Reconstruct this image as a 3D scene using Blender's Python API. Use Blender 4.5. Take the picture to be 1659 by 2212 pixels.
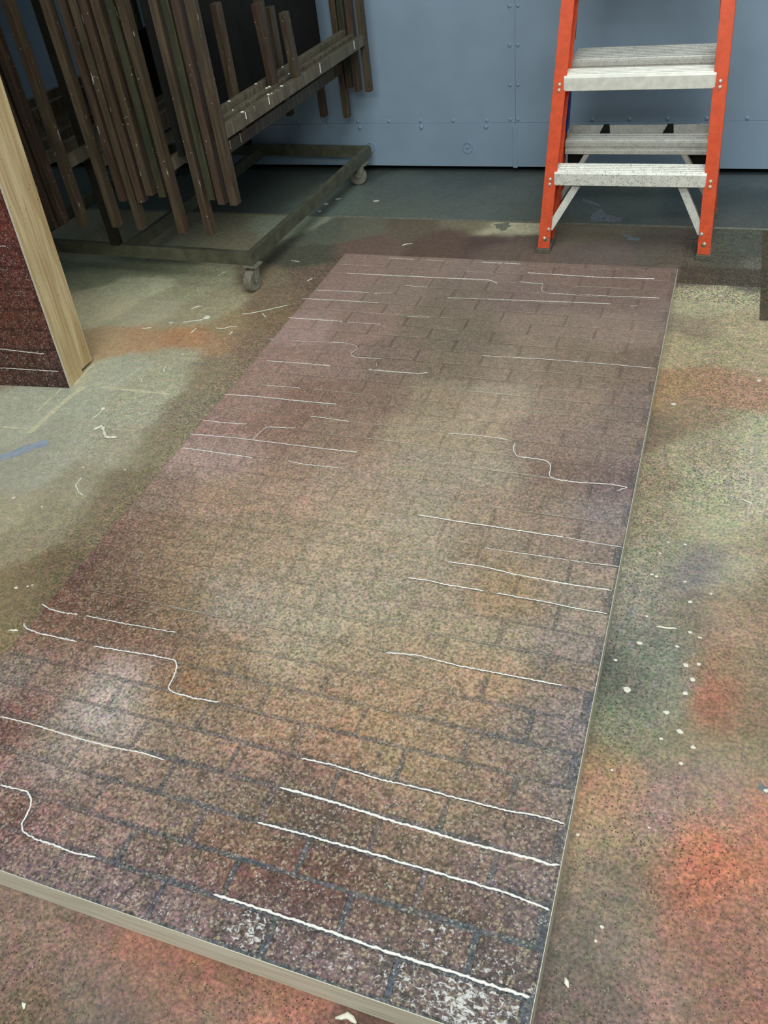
import bpy, bmesh, math, random
import numpy as np
from mathutils import Vector, Matrix

for o in list(bpy.data.objects):
    bpy.data.objects.remove(o, do_unlink=True)
scene = bpy.context.scene
COL = scene.collection
random.seed(7)
RNG = np.random.default_rng(11)

# ------------------------------------------------------------------ camera
def make_camera():
    yaw, pitch, roll = 0.4274, 0.7027, -0.1385
    fwd = Vector((-math.sin(yaw) * math.cos(pitch), math.cos(yaw) * math.cos(pitch), -math.sin(pitch)))
    right = Vector((math.cos(yaw), math.sin(yaw), 0))
    up = right.cross(fwd)
    r = right * math.cos(roll) + up * math.sin(roll)
    u = -right * math.sin(roll) + up * math.cos(roll)
    m = Matrix((r, u, -fwd)).transposed().to_4x4()
    m.translation = Vector((0.0783, -0.3849, 1.3871))
    cam = bpy.data.cameras.new('camera')
    cam.sensor_fit = 'VERTICAL'
    cam.sensor_height = 24.0
    cam.sensor_width = 18.0
    cam.lens = 1809.78 / 2212.0 * 24.0
    cam.clip_start = 0.02
    ob = bpy.data.objects.new('camera', cam)
    COL.objects.link(ob)
    ob.matrix_world = m
    scene.camera = ob
make_camera()

# ------------------------------------------------------------------ world, lamps, exposure
world = bpy.data.worlds.new('workshop_air')
scene.world = world
world.use_nodes = True
bg = world.node_tree.nodes['Background']
bg.inputs['Color'].default_value = (0.86, 1.0, 0.96, 1)
bg.inputs['Strength'].default_value = 0.19

def area_lamp(name, loc, target, sx, sy, power, color=(0.95, 1.0, 0.93)):
    l = bpy.data.lights.new(name, 'AREA')
    l.shape = 'RECTANGLE'
    l.size, l.size_y = sx, sy
    l.energy = power
    l.color = color
    ob = bpy.data.objects.new(name, l)
    COL.objects.link(ob)
    ob.location = loc
    ob.rotation_euler = (Vector(target) - Vector(loc)).to_track_quat('-Z', 'Y').to_euler()
area_lamp('ceiling_tube_light', (0.2, -0.1, 3.3), (0.0, 0.6, 0.0), 2.6, 0.7, 56)
area_lamp('ceiling_tube_light', (0.4, 1.9, 3.4), (0.1, 2.2, 0.0), 2.6, 0.7, 50)
area_lamp('ceiling_tube_light', (0.1, -2.6, 3.1), (-0.4, 1.5, 0.0), 2.6, 0.7, 98)

scene.view_settings.view_transform = 'Standard'
scene.view_settings.look = 'None'
scene.view_settings.gamma = 1.0
scene.view_settings.use_curve_mapping = False
scene.view_settings.exposure = -0.15

# ------------------------------------------------------------------ helpers
def lin(c, a=1.0):
    f = lambda v: ((v / 255.0) / 12.92 if v / 255.0 <= 0.04045 else ((v / 255.0 + 0.055) / 1.055) ** 2.4)
    return (f(c[0]), f(c[1]), f(c[2]), a)

def linarr(a):
    a = np.asarray(a, float) / 255.0
    return np.where(a <= 0.04045, a / 12.92, ((a + 0.055) / 1.055) ** 2.4)

def empty(name, loc=(0, 0, 0), label=None, cat=None, group=None, kind=None, rz=0.0):
    o = bpy.data.objects.new(name, None)
    COL.objects.link(o)
    o.empty_display_size = 0.05
    o.location = loc
    o.rotation_euler = (0, 0, rz)
    tag(o, label, cat, group, kind)
    return o

def tag(o, label=None, cat=None, group=None, kind=None):
    if label: o['label'] = label
    if cat: o['category'] = cat
    if group: o['group'] = group
    if kind: o['kind'] = kind
    return o

def link_mesh(name, me, parent=None, loc=(0, 0, 0)):
    o = bpy.data.objects.new(name, me)
    COL.objects.link(o)
    o.location = loc
    if parent is not None:
        o.parent = parent
    return o

class MB:
    """collects shapes and links them as one mesh object"""
    def __init__(s):
        s.v, s.f = [], []
    def add(s, vs, fs):
        b = len(s.v)
        s.v += [tuple(p) for p in vs]
        s.f += [tuple(i + b for i in f) for f in fs]
        return s
    def box(s, x0, x1, y0, y1, z0, z1):
        return s.hexa([(x0, y0, z0), (x1, y0, z0), (x1, y1, z0), (x0, y1, z0),
                       (x0, y0, z1), (x1, y0, z1), (x1, y1, z1), (x0, y1, z1)])
    def hexa(s, p):
        return s.add(p, [(0, 3, 2, 1), (4, 5, 6, 7), (0, 1, 5, 4), (1, 2, 6, 5), (2, 3, 7, 6), (3, 0, 4, 7)])
    def bar(s, a, b, w, d, side=(1, 0, 0)):
        """rectangular bar from a to b, w along side, d across"""
        a, b = Vector(a), Vector(b)
        t = (b - a).normalized()
        u = Vector(side)
        u = (u - t * u.dot(t)).normalized()
        v = t.cross(u)
        q = []
        for p in (a, b):
            q += [p - u * w / 2 - v * d / 2, p + u * w / 2 - v * d / 2, p + u * w / 2 + v * d / 2, p - u * w / 2 + v * d / 2]
        return s.add(q, [(0, 3, 2, 1), (4, 5, 6, 7), (0, 1, 5, 4), (1, 2, 6, 5), (2, 3, 7, 6), (3, 0, 4, 7)])
    def sweep(s, prof, x0, x1):
        """closed profile of (y,z) points extruded along x"""
        n = len(prof)
        vs = [(x0, p[0], p[1]) for p in prof] + [(x1, p[0], p[1]) for p in prof]
        fs = [(i, (i + 1) % n, n + (i + 1) % n, n + i) for i in range(n)]
        fs += [tuple(reversed(range(n))), tuple(range(n, 2 * n))]
        return s.add(vs, fs)
    def cyl(s, a, b, r, n=16, r2=None):
        a, b = Vector(a), Vector(b)
        r2 = r if r2 is None else r2
        t = (b - a).normalized()
        u = t.orthogonal().normalized()
        v = t.cross(u)
        vs = []
        for p, rr in ((a, r), (b, r2)):
            for k in range(n):
                an = 2 * math.pi * k / n
                vs.append(p + u * rr * math.cos(an) + v * rr * math.sin(an))
        fs = [(k, (k + 1) % n, n + (k + 1) % n, n + k) for k in range(n)]
        fs += [tuple(reversed(range(n))), tuple(range(n, 2 * n))]
        return s.add(vs, fs)
    def dome(s, c, axis, r, h, n=14, rings=4):
        c = Vector(c)
        t = Vector(axis).normalized()
        u = t.orthogonal().normalized()
        v = t.cross(u)
        vs = []
        for i in range(rings):
            a = math.pi / 2 * i / rings
            for k in range(n):
                an = 2 * math.pi * k / n
                vs.append(c + (u * math.cos(an) + v * math.sin(an)) * r * math.cos(a) + t * h * math.sin(a))
        vs.append(c + t * h)
        fs = []
        for i in range(rings - 1):
            for k in range(n):
                fs.append((i * n + k, i * n + (k + 1) % n, (i + 1) * n + (k + 1) % n, (i + 1) * n + k))
        top = len(vs) - 1
        for k in range(n):
            fs.append(((rings - 1) * n + k, (rings - 1) * n + (k + 1) % n, top))
        fs.append(tuple(reversed(range(n))))
        return s.add(vs, fs)
    def lathe(s, c, axis, prof, n=24):
        """closed profile of (radius, offset along axis) turned about the axis"""
        c = Vector(c)
        t = Vector(axis).normalized()
        u = t.orthogonal().normalized()
        v = t.cross(u)
        m = len(prof)
        vs = []
        for k in range(n):
            an = 2 * math.pi * k / n
            d = u * math.cos(an) + v * math.sin(an)
            vs += [c + d * r + t * h for r, h in prof]
        fs = []
        for k in range(n):
            k2 = (k + 1) % n
            for i in range(m):
                i2 = (i + 1) % m
                fs.append((k * m + i, k2 * m + i, k2 * m + i2, k * m + i2))
        return s.add(vs, fs)
    def build(s, name, mat, parent=None, bevel=0.0, smooth=False, off=(0, 0, 0)):
        me = bpy.data.meshes.new(name)
        me.from_pydata([(p[0] - off[0], p[1] - off[1], p[2] - off[2]) for p in s.v], [], s.f)
        me.validate()
        bm = bmesh.new()
        bm.from_mesh(me)
        bmesh.ops.recalc_face_normals(bm, faces=bm.faces)
        if bevel:
            es = [e for e in bm.edges if len(e.link_faces) == 2 and e.calc_face_angle(0) > 0.6]
            bmesh.ops.bevel(bm, geom=es, offset=bevel, segments=2, affect='EDGES', profile=0.6, clamp_overlap=True)
        bm.to_mesh(me)
        bm.free()
        if smooth:
            for p in me.polygons:
                p.use_smooth = True
        me.materials.append(mat)
        return link_mesh(name, me, parent)

def rope(pts, r, n=6, seed=0, step=0.004, flat=0.75, wob=0.0009):
    """ragged cord through pts (3d), radius r"""
    rg = random.Random(seed)
    P = [Vector(p) for p in pts]
    # resample
    out = [P[0]]
    for a, b in zip(P[:-1], P[1:]):
        L = (b - a).length
        k = max(1, int(L / step))
        for i in range(1, k + 1):
            out.append(a.lerp(b, i / k))
    # soften corners
    for _ in range(3):
        out = [out[0]] + [(out[i - 1] + out[i] * 2 + out[i + 1]) / 4 for i in range(1, len(out) - 1)] + [out[-1]]
    vs, fs = [], []
    m = len(out)
    for i, p in enumerate(out):
        t = (out[min(i + 1, m - 1)] - out[max(i - 1, 0)]).normalized()
        side = t.cross(Vector((0, 0, 1)))
        side = side.normalized() if side.length > 1e-6 else Vector((1, 0, 0))
        rr = r * (0.72 + 0.5 * rg.random())
        if i in (0, m - 1): rr *= 0.35
        c = p + side * rg.uniform(-wob, wob)
        for k in range(n):
            an = 2 * math.pi * k / n + i * 0.5
            vs.append(c + side * math.cos(an) * rr * (0.85 + 0.3 * rg.random()) + Vector((0, 0, 1)) * (math.sin(an) * rr * flat + rr * flat * 0.7))
    for i in range(m - 1):
        for k in range(n):
            fs.append((i * n + k, i * n + (k + 1) % n, (i + 1) * n + (k + 1) % n, (i + 1) * n + k))
    fs.append(tuple(reversed(range(n))))
    fs.append(tuple(range((m - 1) * n, m * n)))
    return vs, fs

# ------------------------------------------------------------------ materials
class NT:
    def __init__(s, name, rough=0.6, metal=0.0, spec=0.35):
        s.m = bpy.data.materials.new(name)
        s.m.use_nodes = True
        s.t = s.m.node_tree
        s.b = s.t.nodes['Principled BSDF']
        s.b.inputs['Roughness'].default_value = rough
        s.b.inputs['Metallic'].default_value = metal
        s.b.inputs['Specular IOR Level'].default_value = spec
    def n(s, kind, **kw):
        nd = s.t.nodes.new(kind)
        for k, v in kw.items():
            setattr(nd, k, v)
        return nd
    def l(s, a, b): s.t.links.new(a, b)
    def put(s, sock, v):
        if hasattr(v, 'is_output') or isinstance(v, bpy.types.NodeSocket): s.l(v, sock)
        else: sock.default_value = v
    def pos(s):
        return s.n('ShaderNodeNewGeometry').outputs['Position']
    def mapped(s, scale, vec=None, loc=(0, 0, 0), obj=False):
        if vec is None:
            vec = s.n('ShaderNodeTexCoord').outputs['Object'] if obj else s.pos()
        mp = s.n('ShaderNodeMapping')
        mp.inputs['Scale'].default_value = scale
        mp.inputs['Location'].default_value = loc
        s.l(vec, mp.inputs['Vector'])
        return mp.outputs['Vector']
    def noise(s, scale, detail=3.0, vec=None, rough=0.55, dist=0.0):
        nd = s.n('ShaderNodeTexNoise')
        nd.inputs['Scale'].default_value = scale
        nd.inputs['Detail'].default_value = detail
        nd.inputs['Roughness'].default_value = rough
        nd.inputs['Distortion'].default_value = dist
        s.l(vec if vec is not None else s.pos(), nd.inputs['Vector'])
        return nd.outputs['Fac']
    def voro(s, scale, vec=None, out='Distance'):
        nd = s.n('ShaderNodeTexVoronoi')
        nd.inputs['Scale'].default_value = scale
        s.l(vec if vec is not None else s.pos(), nd.inputs['Vector'])
        return nd.outputs[out]
    def ramp(s, v, a, b, lo=0.0, hi=1.0):
        nd = s.n('ShaderNodeMapRange', interpolation_type='SMOOTHSTEP')
        s.put(nd.inputs['Value'], v)
        s.put(nd.inputs['From Min'], a)
        s.put(nd.inputs['From Max'], b)
        s.put(nd.inputs['To Min'], lo)
        s.put(nd.inputs['To Max'], hi)
        return nd.outputs['Result']
    def math(s, op, a, b=0.0):
        nd = s.n('ShaderNodeMath', operation=op)
        s.put(nd.inputs[0], a)
        s.put(nd.inputs[1], b)
        return nd.outputs[0]
    def mix(s, f, a, b, mode='MIX'):
        nd = s.n('ShaderNodeMix', data_type='RGBA', blend_type=mode)
        s.put(nd.inputs[0], f)
        s.put(nd.inputs[6], a)
        s.put(nd.inputs[7], b)
        return nd.outputs[2]
    def scale(s, c, f):
        nd = s.n('ShaderNodeVectorMath', operation='SCALE')
        s.put(nd.inputs[0], c)
        s.put(nd.inputs['Scale'], f)
        return nd.outputs[0]
    def attr(s, name):
        return s.n('ShaderNodeAttribute', attribute_name=name)
    def bump(s, h, strength=0.3, dist=0.002):
        nd = s.n('ShaderNodeBump')
        nd.inputs['Strength'].default_value = strength
        nd.inputs['Distance'].default_value = dist
        s.l(h, nd.inputs['Height'])
        s.l(nd.outputs['Normal'], s.b.inputs['Normal'])
    def color(s, c): s.put(s.b.inputs['Base Color'], c)

def plain(name, rgb, rough=0.6, metal=0.0, var=0.15, nscale=30.0, bump=0.15, spec=0.35):
    t = NT(name, rough, metal, spec)
    n = t.noise(nscale, 4.0)
    t.color(t.scale(lin(rgb)[:3], t.ramp(n, 0.3, 0.7, 1 - var, 1 + var)))
    if bump: t.bump(n, bump, 0.001)
    return t.m

def grain(t, c, scale, amp, hue, vec=None):
    """multiply colour c by fine multi-hued grain; amp brightness swing, hue colour swing"""
    nd = t.n('ShaderNodeTexNoise')
    nd.inputs['Scale'].default_value = scale
    nd.inputs['Detail'].default_value = 4.0
    nd.inputs['Roughness'].default_value = 0.62
    t.l(vec if vec is not None else t.pos(), nd.inputs['Vector'])
    f = t.ramp(nd.outputs['Fac'], 0.30, 0.70, t.math('SUBTRACT', 1.0, amp), t.math('ADD', 1.0, amp))
    c = t.scale(c, f)
    tint = t.mix(hue, (0.5, 0.5, 0.5, 1), nd.outputs['Color'])
    d = t.n('ShaderNodeVectorMath', operation='MULTIPLY')
    t.l(c, d.inputs[0])
    t.l(tint, d.inputs[1])
    return t.scale(d.outputs[0], 2.0), nd.outputs['Fac']

def mat_floor():
    t = NT('painted_concrete', 0.62, spec=0.3)
    a, b = t.attr('paint'), t.attr('grit')
    g = b.outputs['Fac']
    n2 = t.noise(9, 4.0)
    c = t.scale(a.outputs['Color'], t.ramp(n2, 0.3, 0.7, 0.95, 1.05))
    c, h = grain(t, c, 150, t.ramp(g, 0.0, 1.0, 0.12, 0.50), t.ramp(g, 0.0, 1.0, 0.08, 0.40))
    c, h2 = grain(t, c, 45, t.ramp(g, 0.0, 1.0, 0.08, 0.22), t.ramp(g, 0.0, 1.0, 0.08, 0.36), t.mapped((1, 1, 1), loc=(3, 8, 2)))
    # dark overspray droplets; denser where the spray fell
    v = t.voro(170)
    thr = t.ramp(g, 0.0, 1.0, 0.0, 0.46)
    gate = t.math('GREATER_THAN', t.noise(60, 2.0), t.ramp(g, 0.0, 1.0, 0.66, 0.36))
    spot = t.math('MULTIPLY', t.ramp(v, thr, t.math('MULTIPLY', thr, 0.6)), gate)
    c = t.mix(t.math('MULTIPLY', spot, 0.80), c, lin((62, 50, 42)))
    # light droplets
    v2 = t.voro(150, t.mapped((1, 1, 1), loc=(3.1, 1.7, 0)))
    g2 = t.math('GREATER_THAN', t.noise(60, 2.0, t.mapped((1, 1, 1), loc=(7, 2, 0))), 0.55)
    s2 = t.math('MULTIPLY', t.math('LESS_THAN', v2, t.ramp(g, 0.0, 1.0, 0.06, 0.22)), g2)
    c = t.mix(t.math('MULTIPLY', s2, 0.5), c, lin((214, 200, 178)))
    t.color(c)
    t.bump(h, 0.4, 0.0014)
    return t.m

def mat_brick(name, tan=(202, 182, 150), dark=(66, 54, 48), mort=False):
    t = NT(name, 0.55, spec=0.32)
    a, b = t.attr('paint'), t.attr('grit')
    g = b.outputs['Fac']
    c, h = grain(t, a.outputs['Color'], 165, t.math('MULTIPLY', g, 0.58), t.math('MULTIPLY', g, 0.32))
    c, h2 = grain(t, c, 48, t.math('MULTIPLY', g, 0.22), t.math('MULTIPLY', g, 0.26), t.mapped((1, 1, 1), loc=(3, 8, 2)))
    # dark sponge marks
    d = t.ramp(t.noise(130, 3.0, t.mapped((1, 1, 1), loc=(5, 5, 1)), rough=0.6), 0.56, 0.66)
    c = t.mix(t.math('MULTIPLY', d, t.math('MULTIPLY', g, 0.5)), c, lin(dark))
    # tan droplets
    v = t.math('ADD', t.voro(120, t.mapped((1, 1, 1), loc=(1.3, 2.7, 0))), t.ramp(t.noise(260, 2.0), 0.3, 0.7, -0.12, 0.16))
    gate = t.math('GREATER_THAN', t.noise(48, 3.0, t.mapped((1, 1, 1), loc=(2, 9, 0))), 0.47)
    sp = t.math('MULTIPLY', t.ramp(v, 0.50, 0.18), gate)
    c = t.mix(t.math('MULTIPLY', sp, t.math('MULTIPLY', g, 0.44 if not mort else 0.3)), c, lin(tan))
    # pale grey flecks
    v3 = t.math('ADD', t.voro(175, t.mapped((1, 1, 1), loc=(6.1, 0.7, 0))), t.ramp(t.noise(300, 2.0), 0.3, 0.7, -0.12, 0.16))
    g3 = t.math('GREATER_THAN', t.noise(70, 3.0, t.mapped((1, 1, 1), loc=(8, 1, 3))), 0.50)
    c = t.mix(t.math('MULTIPLY', t.math('MULTIPLY', t.ramp(v3, 0.40, 0.15), g3), t.math('MULTIPLY', g, 0.55)), c, lin((204, 198, 198)))
    # dry white brush spatter where the white amount is high
    w = a.outputs['Alpha']
    wn = t.noise(95, 6.0, t.mapped((1.0, 1.4, 1.0), loc=(4, 4, 4)), rough=0.7, dist=0.6)
    thr = t.ramp(w, 0.0, 1.0, 0.76, 0.47)
    wm = t.ramp(wn, thr, t.math('ADD', thr, 0.10))
    c = t.mix(t.math('MULTIPLY', wm, 0.85), c, lin((222, 220, 222)))
    t.color(c)
    t.bump(h, 0.5, 0.0014)
    return t.m

def mat_wood(name, rgb, dark, scale=(40, 40, 2.2), knots=True):
    t = NT(name, 0.6, spec=0.3)
    vec = t.mapped(scale, obj=True)
    n = t.noise(1.0, 5.0, vec, rough=0.6, dist=1.2)
    fine = t.noise(4.0, 3.0, vec, rough=0.6)
    c = t.mix(t.ramp(n, 0.36, 0.66), lin(dark), lin(rgb))
    c = t.scale(c, t.ramp(fine, 0.3, 0.7, 0.90, 1.10))
    if knots:
        st = t.ramp(t.noise(14, 3.0), 0.66, 0.74)
        c = t.mix(t.math('MULTIPLY', st, 0.35), c, lin((150, 105, 80)))
        dots = t.math('MULTIPLY', t.math('LESS_THAN', t.voro(70), 0.16), t.math('GREATER_THAN', t.noise(20), 0.58))
        c = t.mix(t.math('MULTIPLY', dots, 0.6), c, lin((96, 72, 52)))
    t.color(c)
    t.bump(n, 0.15, 0.001)
    return t.m

def mat_old_wood(name, rgb, green=0.2):
    t = NT(name, 0.5, spec=0.35)
    n = t.noise(1.0, 4.0, t.mapped((60, 60, 5)), dist=0.8)
    c = t.scale(lin(rgb)[:3], t.ramp(n, 0.3, 0.7, 0.65, 1.3))
    c = t.mix(t.math('MULTIPLY', t.ramp(t.noise(5.0, 3.0), 0.5, 0.65), green), c, lin((40, 50, 36)))
    c = t.mix(t.math('MULTIPLY', t.ramp(t.noise(7.0, 3.0, t.mapped((1, 1, 1), loc=(9, 3, 1))), 0.55, 0.7), 0.4), c, lin((84, 56, 44)))
    # stray white paint runs and flecks
    r = t.noise(1.0, 3.0, t.mapped((75, 75, 13)), rough=0.6, dist=0.4)
    c = t.mix(t.math('MULTIPLY', t.ramp(r, 0.70, 0.73), 0.85), c, lin((176, 180, 174)))
    f = t.math('MULTIPLY', t.math('LESS_THAN', t.voro(60), 0.13), t.math('GREATER_THAN', t.noise(14), 0.56))
    c = t.mix(t.math('MULTIPLY', f, 0.6), c, lin((186, 186, 176)))
    t.color(c)
    t.bump(n, 0.25, 0.001)
    return t.m

def mat_speckled(name, rgb, rough, metal, spots, dens, scale=160.0, spec=0.4, zfade=None):
    t = NT(name, rough, metal, spec)
    n = t.noise(40, 4.0)
    c = t.scale(lin(rgb)[:3], t.ramp(n, 0.3, 0.7, 0.90, 1.08))
    v = t.voro(scale)
    thr = dens
    if zfade:
        sep = t.n('ShaderNodeSeparateXYZ')
        t.l(t.pos(), sep.inputs[0])
        thr = t.ramp(sep.outputs['Z'], zfade[0], zfade[1], dens, dens * 0.12)
    gate = t.math('GREATER_THAN', t.noise(scale * 0.4, 2.0), 0.45)
    m = t.math('MULTIPLY', t.math('LESS_THAN', v, thr), gate)
    c = t.mix(t.math('MULTIPLY', m, 0.75), c, lin(spots))
    t.color(c)
    t.bump(n, 0.12, 0.001)
    return t.m

M = {}
M['floor'] = mat_floor()
M['brick'] = mat_brick('painted_brick')
M['mortar'] = mat_brick('painted_mortar', mort=True)
M['red_brick'] = mat_brick('red_painted_brick', tan=(172, 112, 96), dark=(48, 30, 26))
M['edge_wood'] = mat_wood('flat_edge_wood', (228, 224, 207), (208, 201, 182), (3, 60, 60), knots=False)
M['pine'] = mat_wood('pine_board', (220, 200, 160), (190, 162, 120))
M['cord'] = plain('white_latex', (240, 236, 234), 0.6, var=0.08, nscale=300, bump=0.2)
M['cream'] = plain('cream_scrap', (238, 234, 220), 0.6, var=0.08, nscale=200, bump=0.2)
M['faint'] = plain('faint_latex_ridge', (206, 200, 186), 0.6, var=0.1, nscale=300)
M['splat'] = plain('white_paint_drop', (226, 220, 210), 0.5, var=0.06, nscale=200)
M['stripe'] = plain('cream_paint_line', (216, 209, 180), 0.6, var=0.15, nscale=60)
M['blue_stripe'] = plain('blue_paint_smear', (160, 170, 186), 0.6, var=0.12, nscale=40)
M['pale_splat'] = plain('pale_blue_paint_smear', (116, 124, 132), 0.6, var=0.2, nscale=60)
M['joint'] = plain('floor_joint_filler', (128, 128, 116), 0.7, var=0.2, nscale=60)
M['wall'] = plain('blue_grey_wall_paint', (150, 172, 196), 0.45, var=0.04, nscale=6, bump=0.05)
M['void'] = plain('dark_gap', (8, 9, 9), 0.9, var=0.05)
M['frame_wood'] = mat_old_wood('stained_frame_wood', (80, 68, 55))
M['frame_wood_red'] = mat_old_wood('reddish_frame_wood', (76, 61, 51), 0.1)
M['frame_wood_green'] = mat_old_wood('greenish_frame_wood', (62, 62, 48), 0.5)
M['rail_wood'] = mat_old_wood('dusty_rail_wood', (104, 97, 82), 0.2)
M['black'] = plain('black_painted_board', (16, 16, 15), 0.8, var=0.2)
M['steel'] = plain('dull_olive_steel', (96, 97, 82), 0.5, 0.15, var=0.2, nscale=25)
M['post'] = plain('dark_steel_post', (40, 38, 32), 0.6, 0.1, var=0.2)
M['caster_metal'] = plain('worn_caster_metal', (150, 150, 138), 0.45, 0.4, var=0.25, nscale=60)
M['caster_rubber'] = plain('grey_caster_tyre', (132, 128, 116), 0.7, var=0.2, nscale=60)
M['orange'] = mat_speckled('orange_fibreglass', (232, 92, 56), 0.38, 0.0, (120, 76, 48), 0.30, 210, zfade=(0.02, 0.5))
M['alu'] = mat_speckled('paint_flecked_aluminium', (238, 238, 232), 0.42, 0.1, (110, 100, 90), 0.36, 190, zfade=(0.15, 0.62))
M['alu_dull'] = mat_speckled('dull_aluminium', (212, 212, 206), 0.42, 0.12, (96, 88, 78), 0.24, 190)
M['rivet'] = plain('bright_rivet', (216, 216, 206), 0.35, 0.3, var=0.05)
M['black_plastic'] = plain('black_plastic', (14, 14, 14), 0.5, var=0.1)
M['rubber'] = plain('grey_rubber_foot', (108, 104, 94), 0.75, var=0.15, nscale=60)
M['blue_label'] = plain('blue_label', (28, 62, 150), 0.4, var=0.05)

# ------------------------------------------------------------------ measured layout (metres, world) and paint colours (sRGB)
FLOOR = [(0.14,2.365,186,179,150),(0.078,2.197,151,137,117),(0.216,2.217,180,165,136),(0.041,2.319,175,167,140),(0.169,2.035,172,160,130),(0.023,2.013,172,157,128),(0.039,1.829,163,134,104),(0.153,1.836,172,138,112),(0.253,1.816,174,140,118),(0.274,1.998,178,163,135),(0.06,1.596,130,115,97),(0.15,1.68,152,130,108),(0.234,1.651,174,170,143),(0.282,1.534,180,172,150),(0.148,1.507,165,154,131),(0.242,1.39,184,176,156),(0.159,1.336,166,163,137),(0.059,1.352,149,136,114),(0.051,1.206,150,138,118),(0.124,1.222,172,165,140),(0.238,1.214,179,173,147),(0.288,1.177,158,144,122),(0.185,1.069,159,145,118),(0.083,1.099,149,144,125),(0.253,1.048,184,173,149),(0.067,0.96,147,140,130),(0.163,0.955,131,121,108),(0.256,0.937,165,139,119),(0.3,1.002,126,110,93),(0.061,0.836,124,123,113),(0.136,0.829,127,130,118),(0.234,0.817,163,124,101),(0.294,0.809,130,123,104),(0.049,0.709,97,98,90),(0.128,0.707,143,141,125),(0.239,0.692,168,100,82),(0.297,0.686,118,123,102),(0.045,0.607,129,133,112),(0.122,0.596,128,124,106),(0.202,0.618,144,131,107),(0.298,0.584,146,133,109),(0.03,0.53,135,118,92),(0.031,0.471,172,133,111),(0.1,0.5,182,138,106),(0.158,0.469,172,131,97),(0.226,0.48,177,129,84),(0.3,0.492,195,113,80),(0.074,0.391,168,142,114),(0.143,0.386,142,130,111),(0.244,0.415,209,118,82),(0.191,0.342,174,103,83),(0.288,0.371,166,121,103),(0.061,0.32,140,122,106),(0.122,0.306,108,107,93),(0.039,0.22,117,105,95),(0.096,0.222,138,124,114),(0.176,0.261,161,111,96),(0.264,0.273,151,112,98),(0.059,0.14,96,90,84),(0.139,0.158,157,128,116),(0.216,0.182,130,103,90),(0.292,0.192,150,106,94),(0.061,0.088,117,100,94),(0.161,0.475,104,113,146),(0.259,0.491,103,142,148),(0.185,1.061,103,110,136),(-0.862,-0.019,144,120,109),(-0.742,-0.024,143,113,104),(-0.802,-0.096,135,110,100),(-0.68,-0.088,128,112,103),(-0.607,-0.021,168,118,103),(-0.591,-0.089,109,99,94),(-0.494,-0.037,156,104,86),(-0.489,-0.077,130,112,101),(-0.374,-0.035,165,115,100),(-0.724,-0.15,120,99,83),(-0.265,-0.017,107,79,72),(-1.634,0.892,179,168,143),(-1.517,0.765,159,146,122),(-1.413,0.634,140,123,96),(-1.36,0.697,126,110,87),(-1.474,0.868,161,152,128),(-1.48,1.028,168,160,137),(-1.678,1.03,180,176,159),(-1.356,0.894,141,126,103),(-1.358,1.033,142,128,106),(-1.681,1.24,182,179,161),(-1.487,1.205,180,173,152),(-1.37,1.252,154,143,119),(-1.557,1.417,188,184,162),(-1.908,1.327,191,190,170),(-1.78,1.404,187,187,167),(-1.387,1.448,156,144,123),(-1.554,1.584,188,184,159),(-1.72,1.616,192,191,172),(-1.407,1.638,158,142,120),(-1.894,1.762,202,172,136),(-1.788,1.812,200,163,130),(-1.61,1.839,198,152,116),(-1.463,1.844,188,153,122),(-1.362,1.86,151,129,110),(-1.611,1.71,188,182,157),(-2.08,2.04,223,213,178),(-1.882,2.028,199,191,163),(-1.674,2.02,182,172,143),(-1.494,1.974,175,154,121),(-1.404,2.021,148,126,102),(-2.035,2.204,233,230,194),(-1.794,2.233,192,188,156),(-1.637,2.174,184,174,146),(-1.413,2.202,144,124,104),(-1.521,2.347,145,130,109),(-2.286,2.347,179,182,150),(-2.054,2.416,170,173,142),(-1.477,2.521,95,94,81),(-1.33,2.369,133,114,101),(-1.469,2.799,108,110,97),(-1.618,2.887,162,168,147),(-1.303,2.813,121,118,103),(-1.213,2.68,126,104,93),(-1.077,2.879,118,104,89),(-0.918,2.752,110,89,78),(-0.726,2.907,205,198,167),(-0.731,2.769,98,78,72),(-0.873,2.943,140,130,108),(-0.308,2.851,120,112,97),(-0.127,2.781,105,97,88),(-0.287,2.704,114,100,95),(0.008,2.753,105,95,85),(0.197,2.812,90,92,83),(0.141,2.649,89,89,76),(0.085,2.55,120,106,97),(0.235,2.585,116,114,102),(-0.638,2.691,116,99,89)]
BACK = [(-1.208,3.291,104,113,111),(-1.617,3.156,112,125,118),(-0.784,3.151,109,117,113),(-1.038,3.475,93,103,103),(-0.363,3.227,95,105,102),(0.183,3.258,75,85,88),(0.212,3.519,93,104,111),(0.223,3.049,91,96,95),(-1.641,3.517,79,88,85),(-0.652,3.008,106,112,105),(-1.245,3.069,110,118,109),(-1.877,3.2,88,98,92)]
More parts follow.
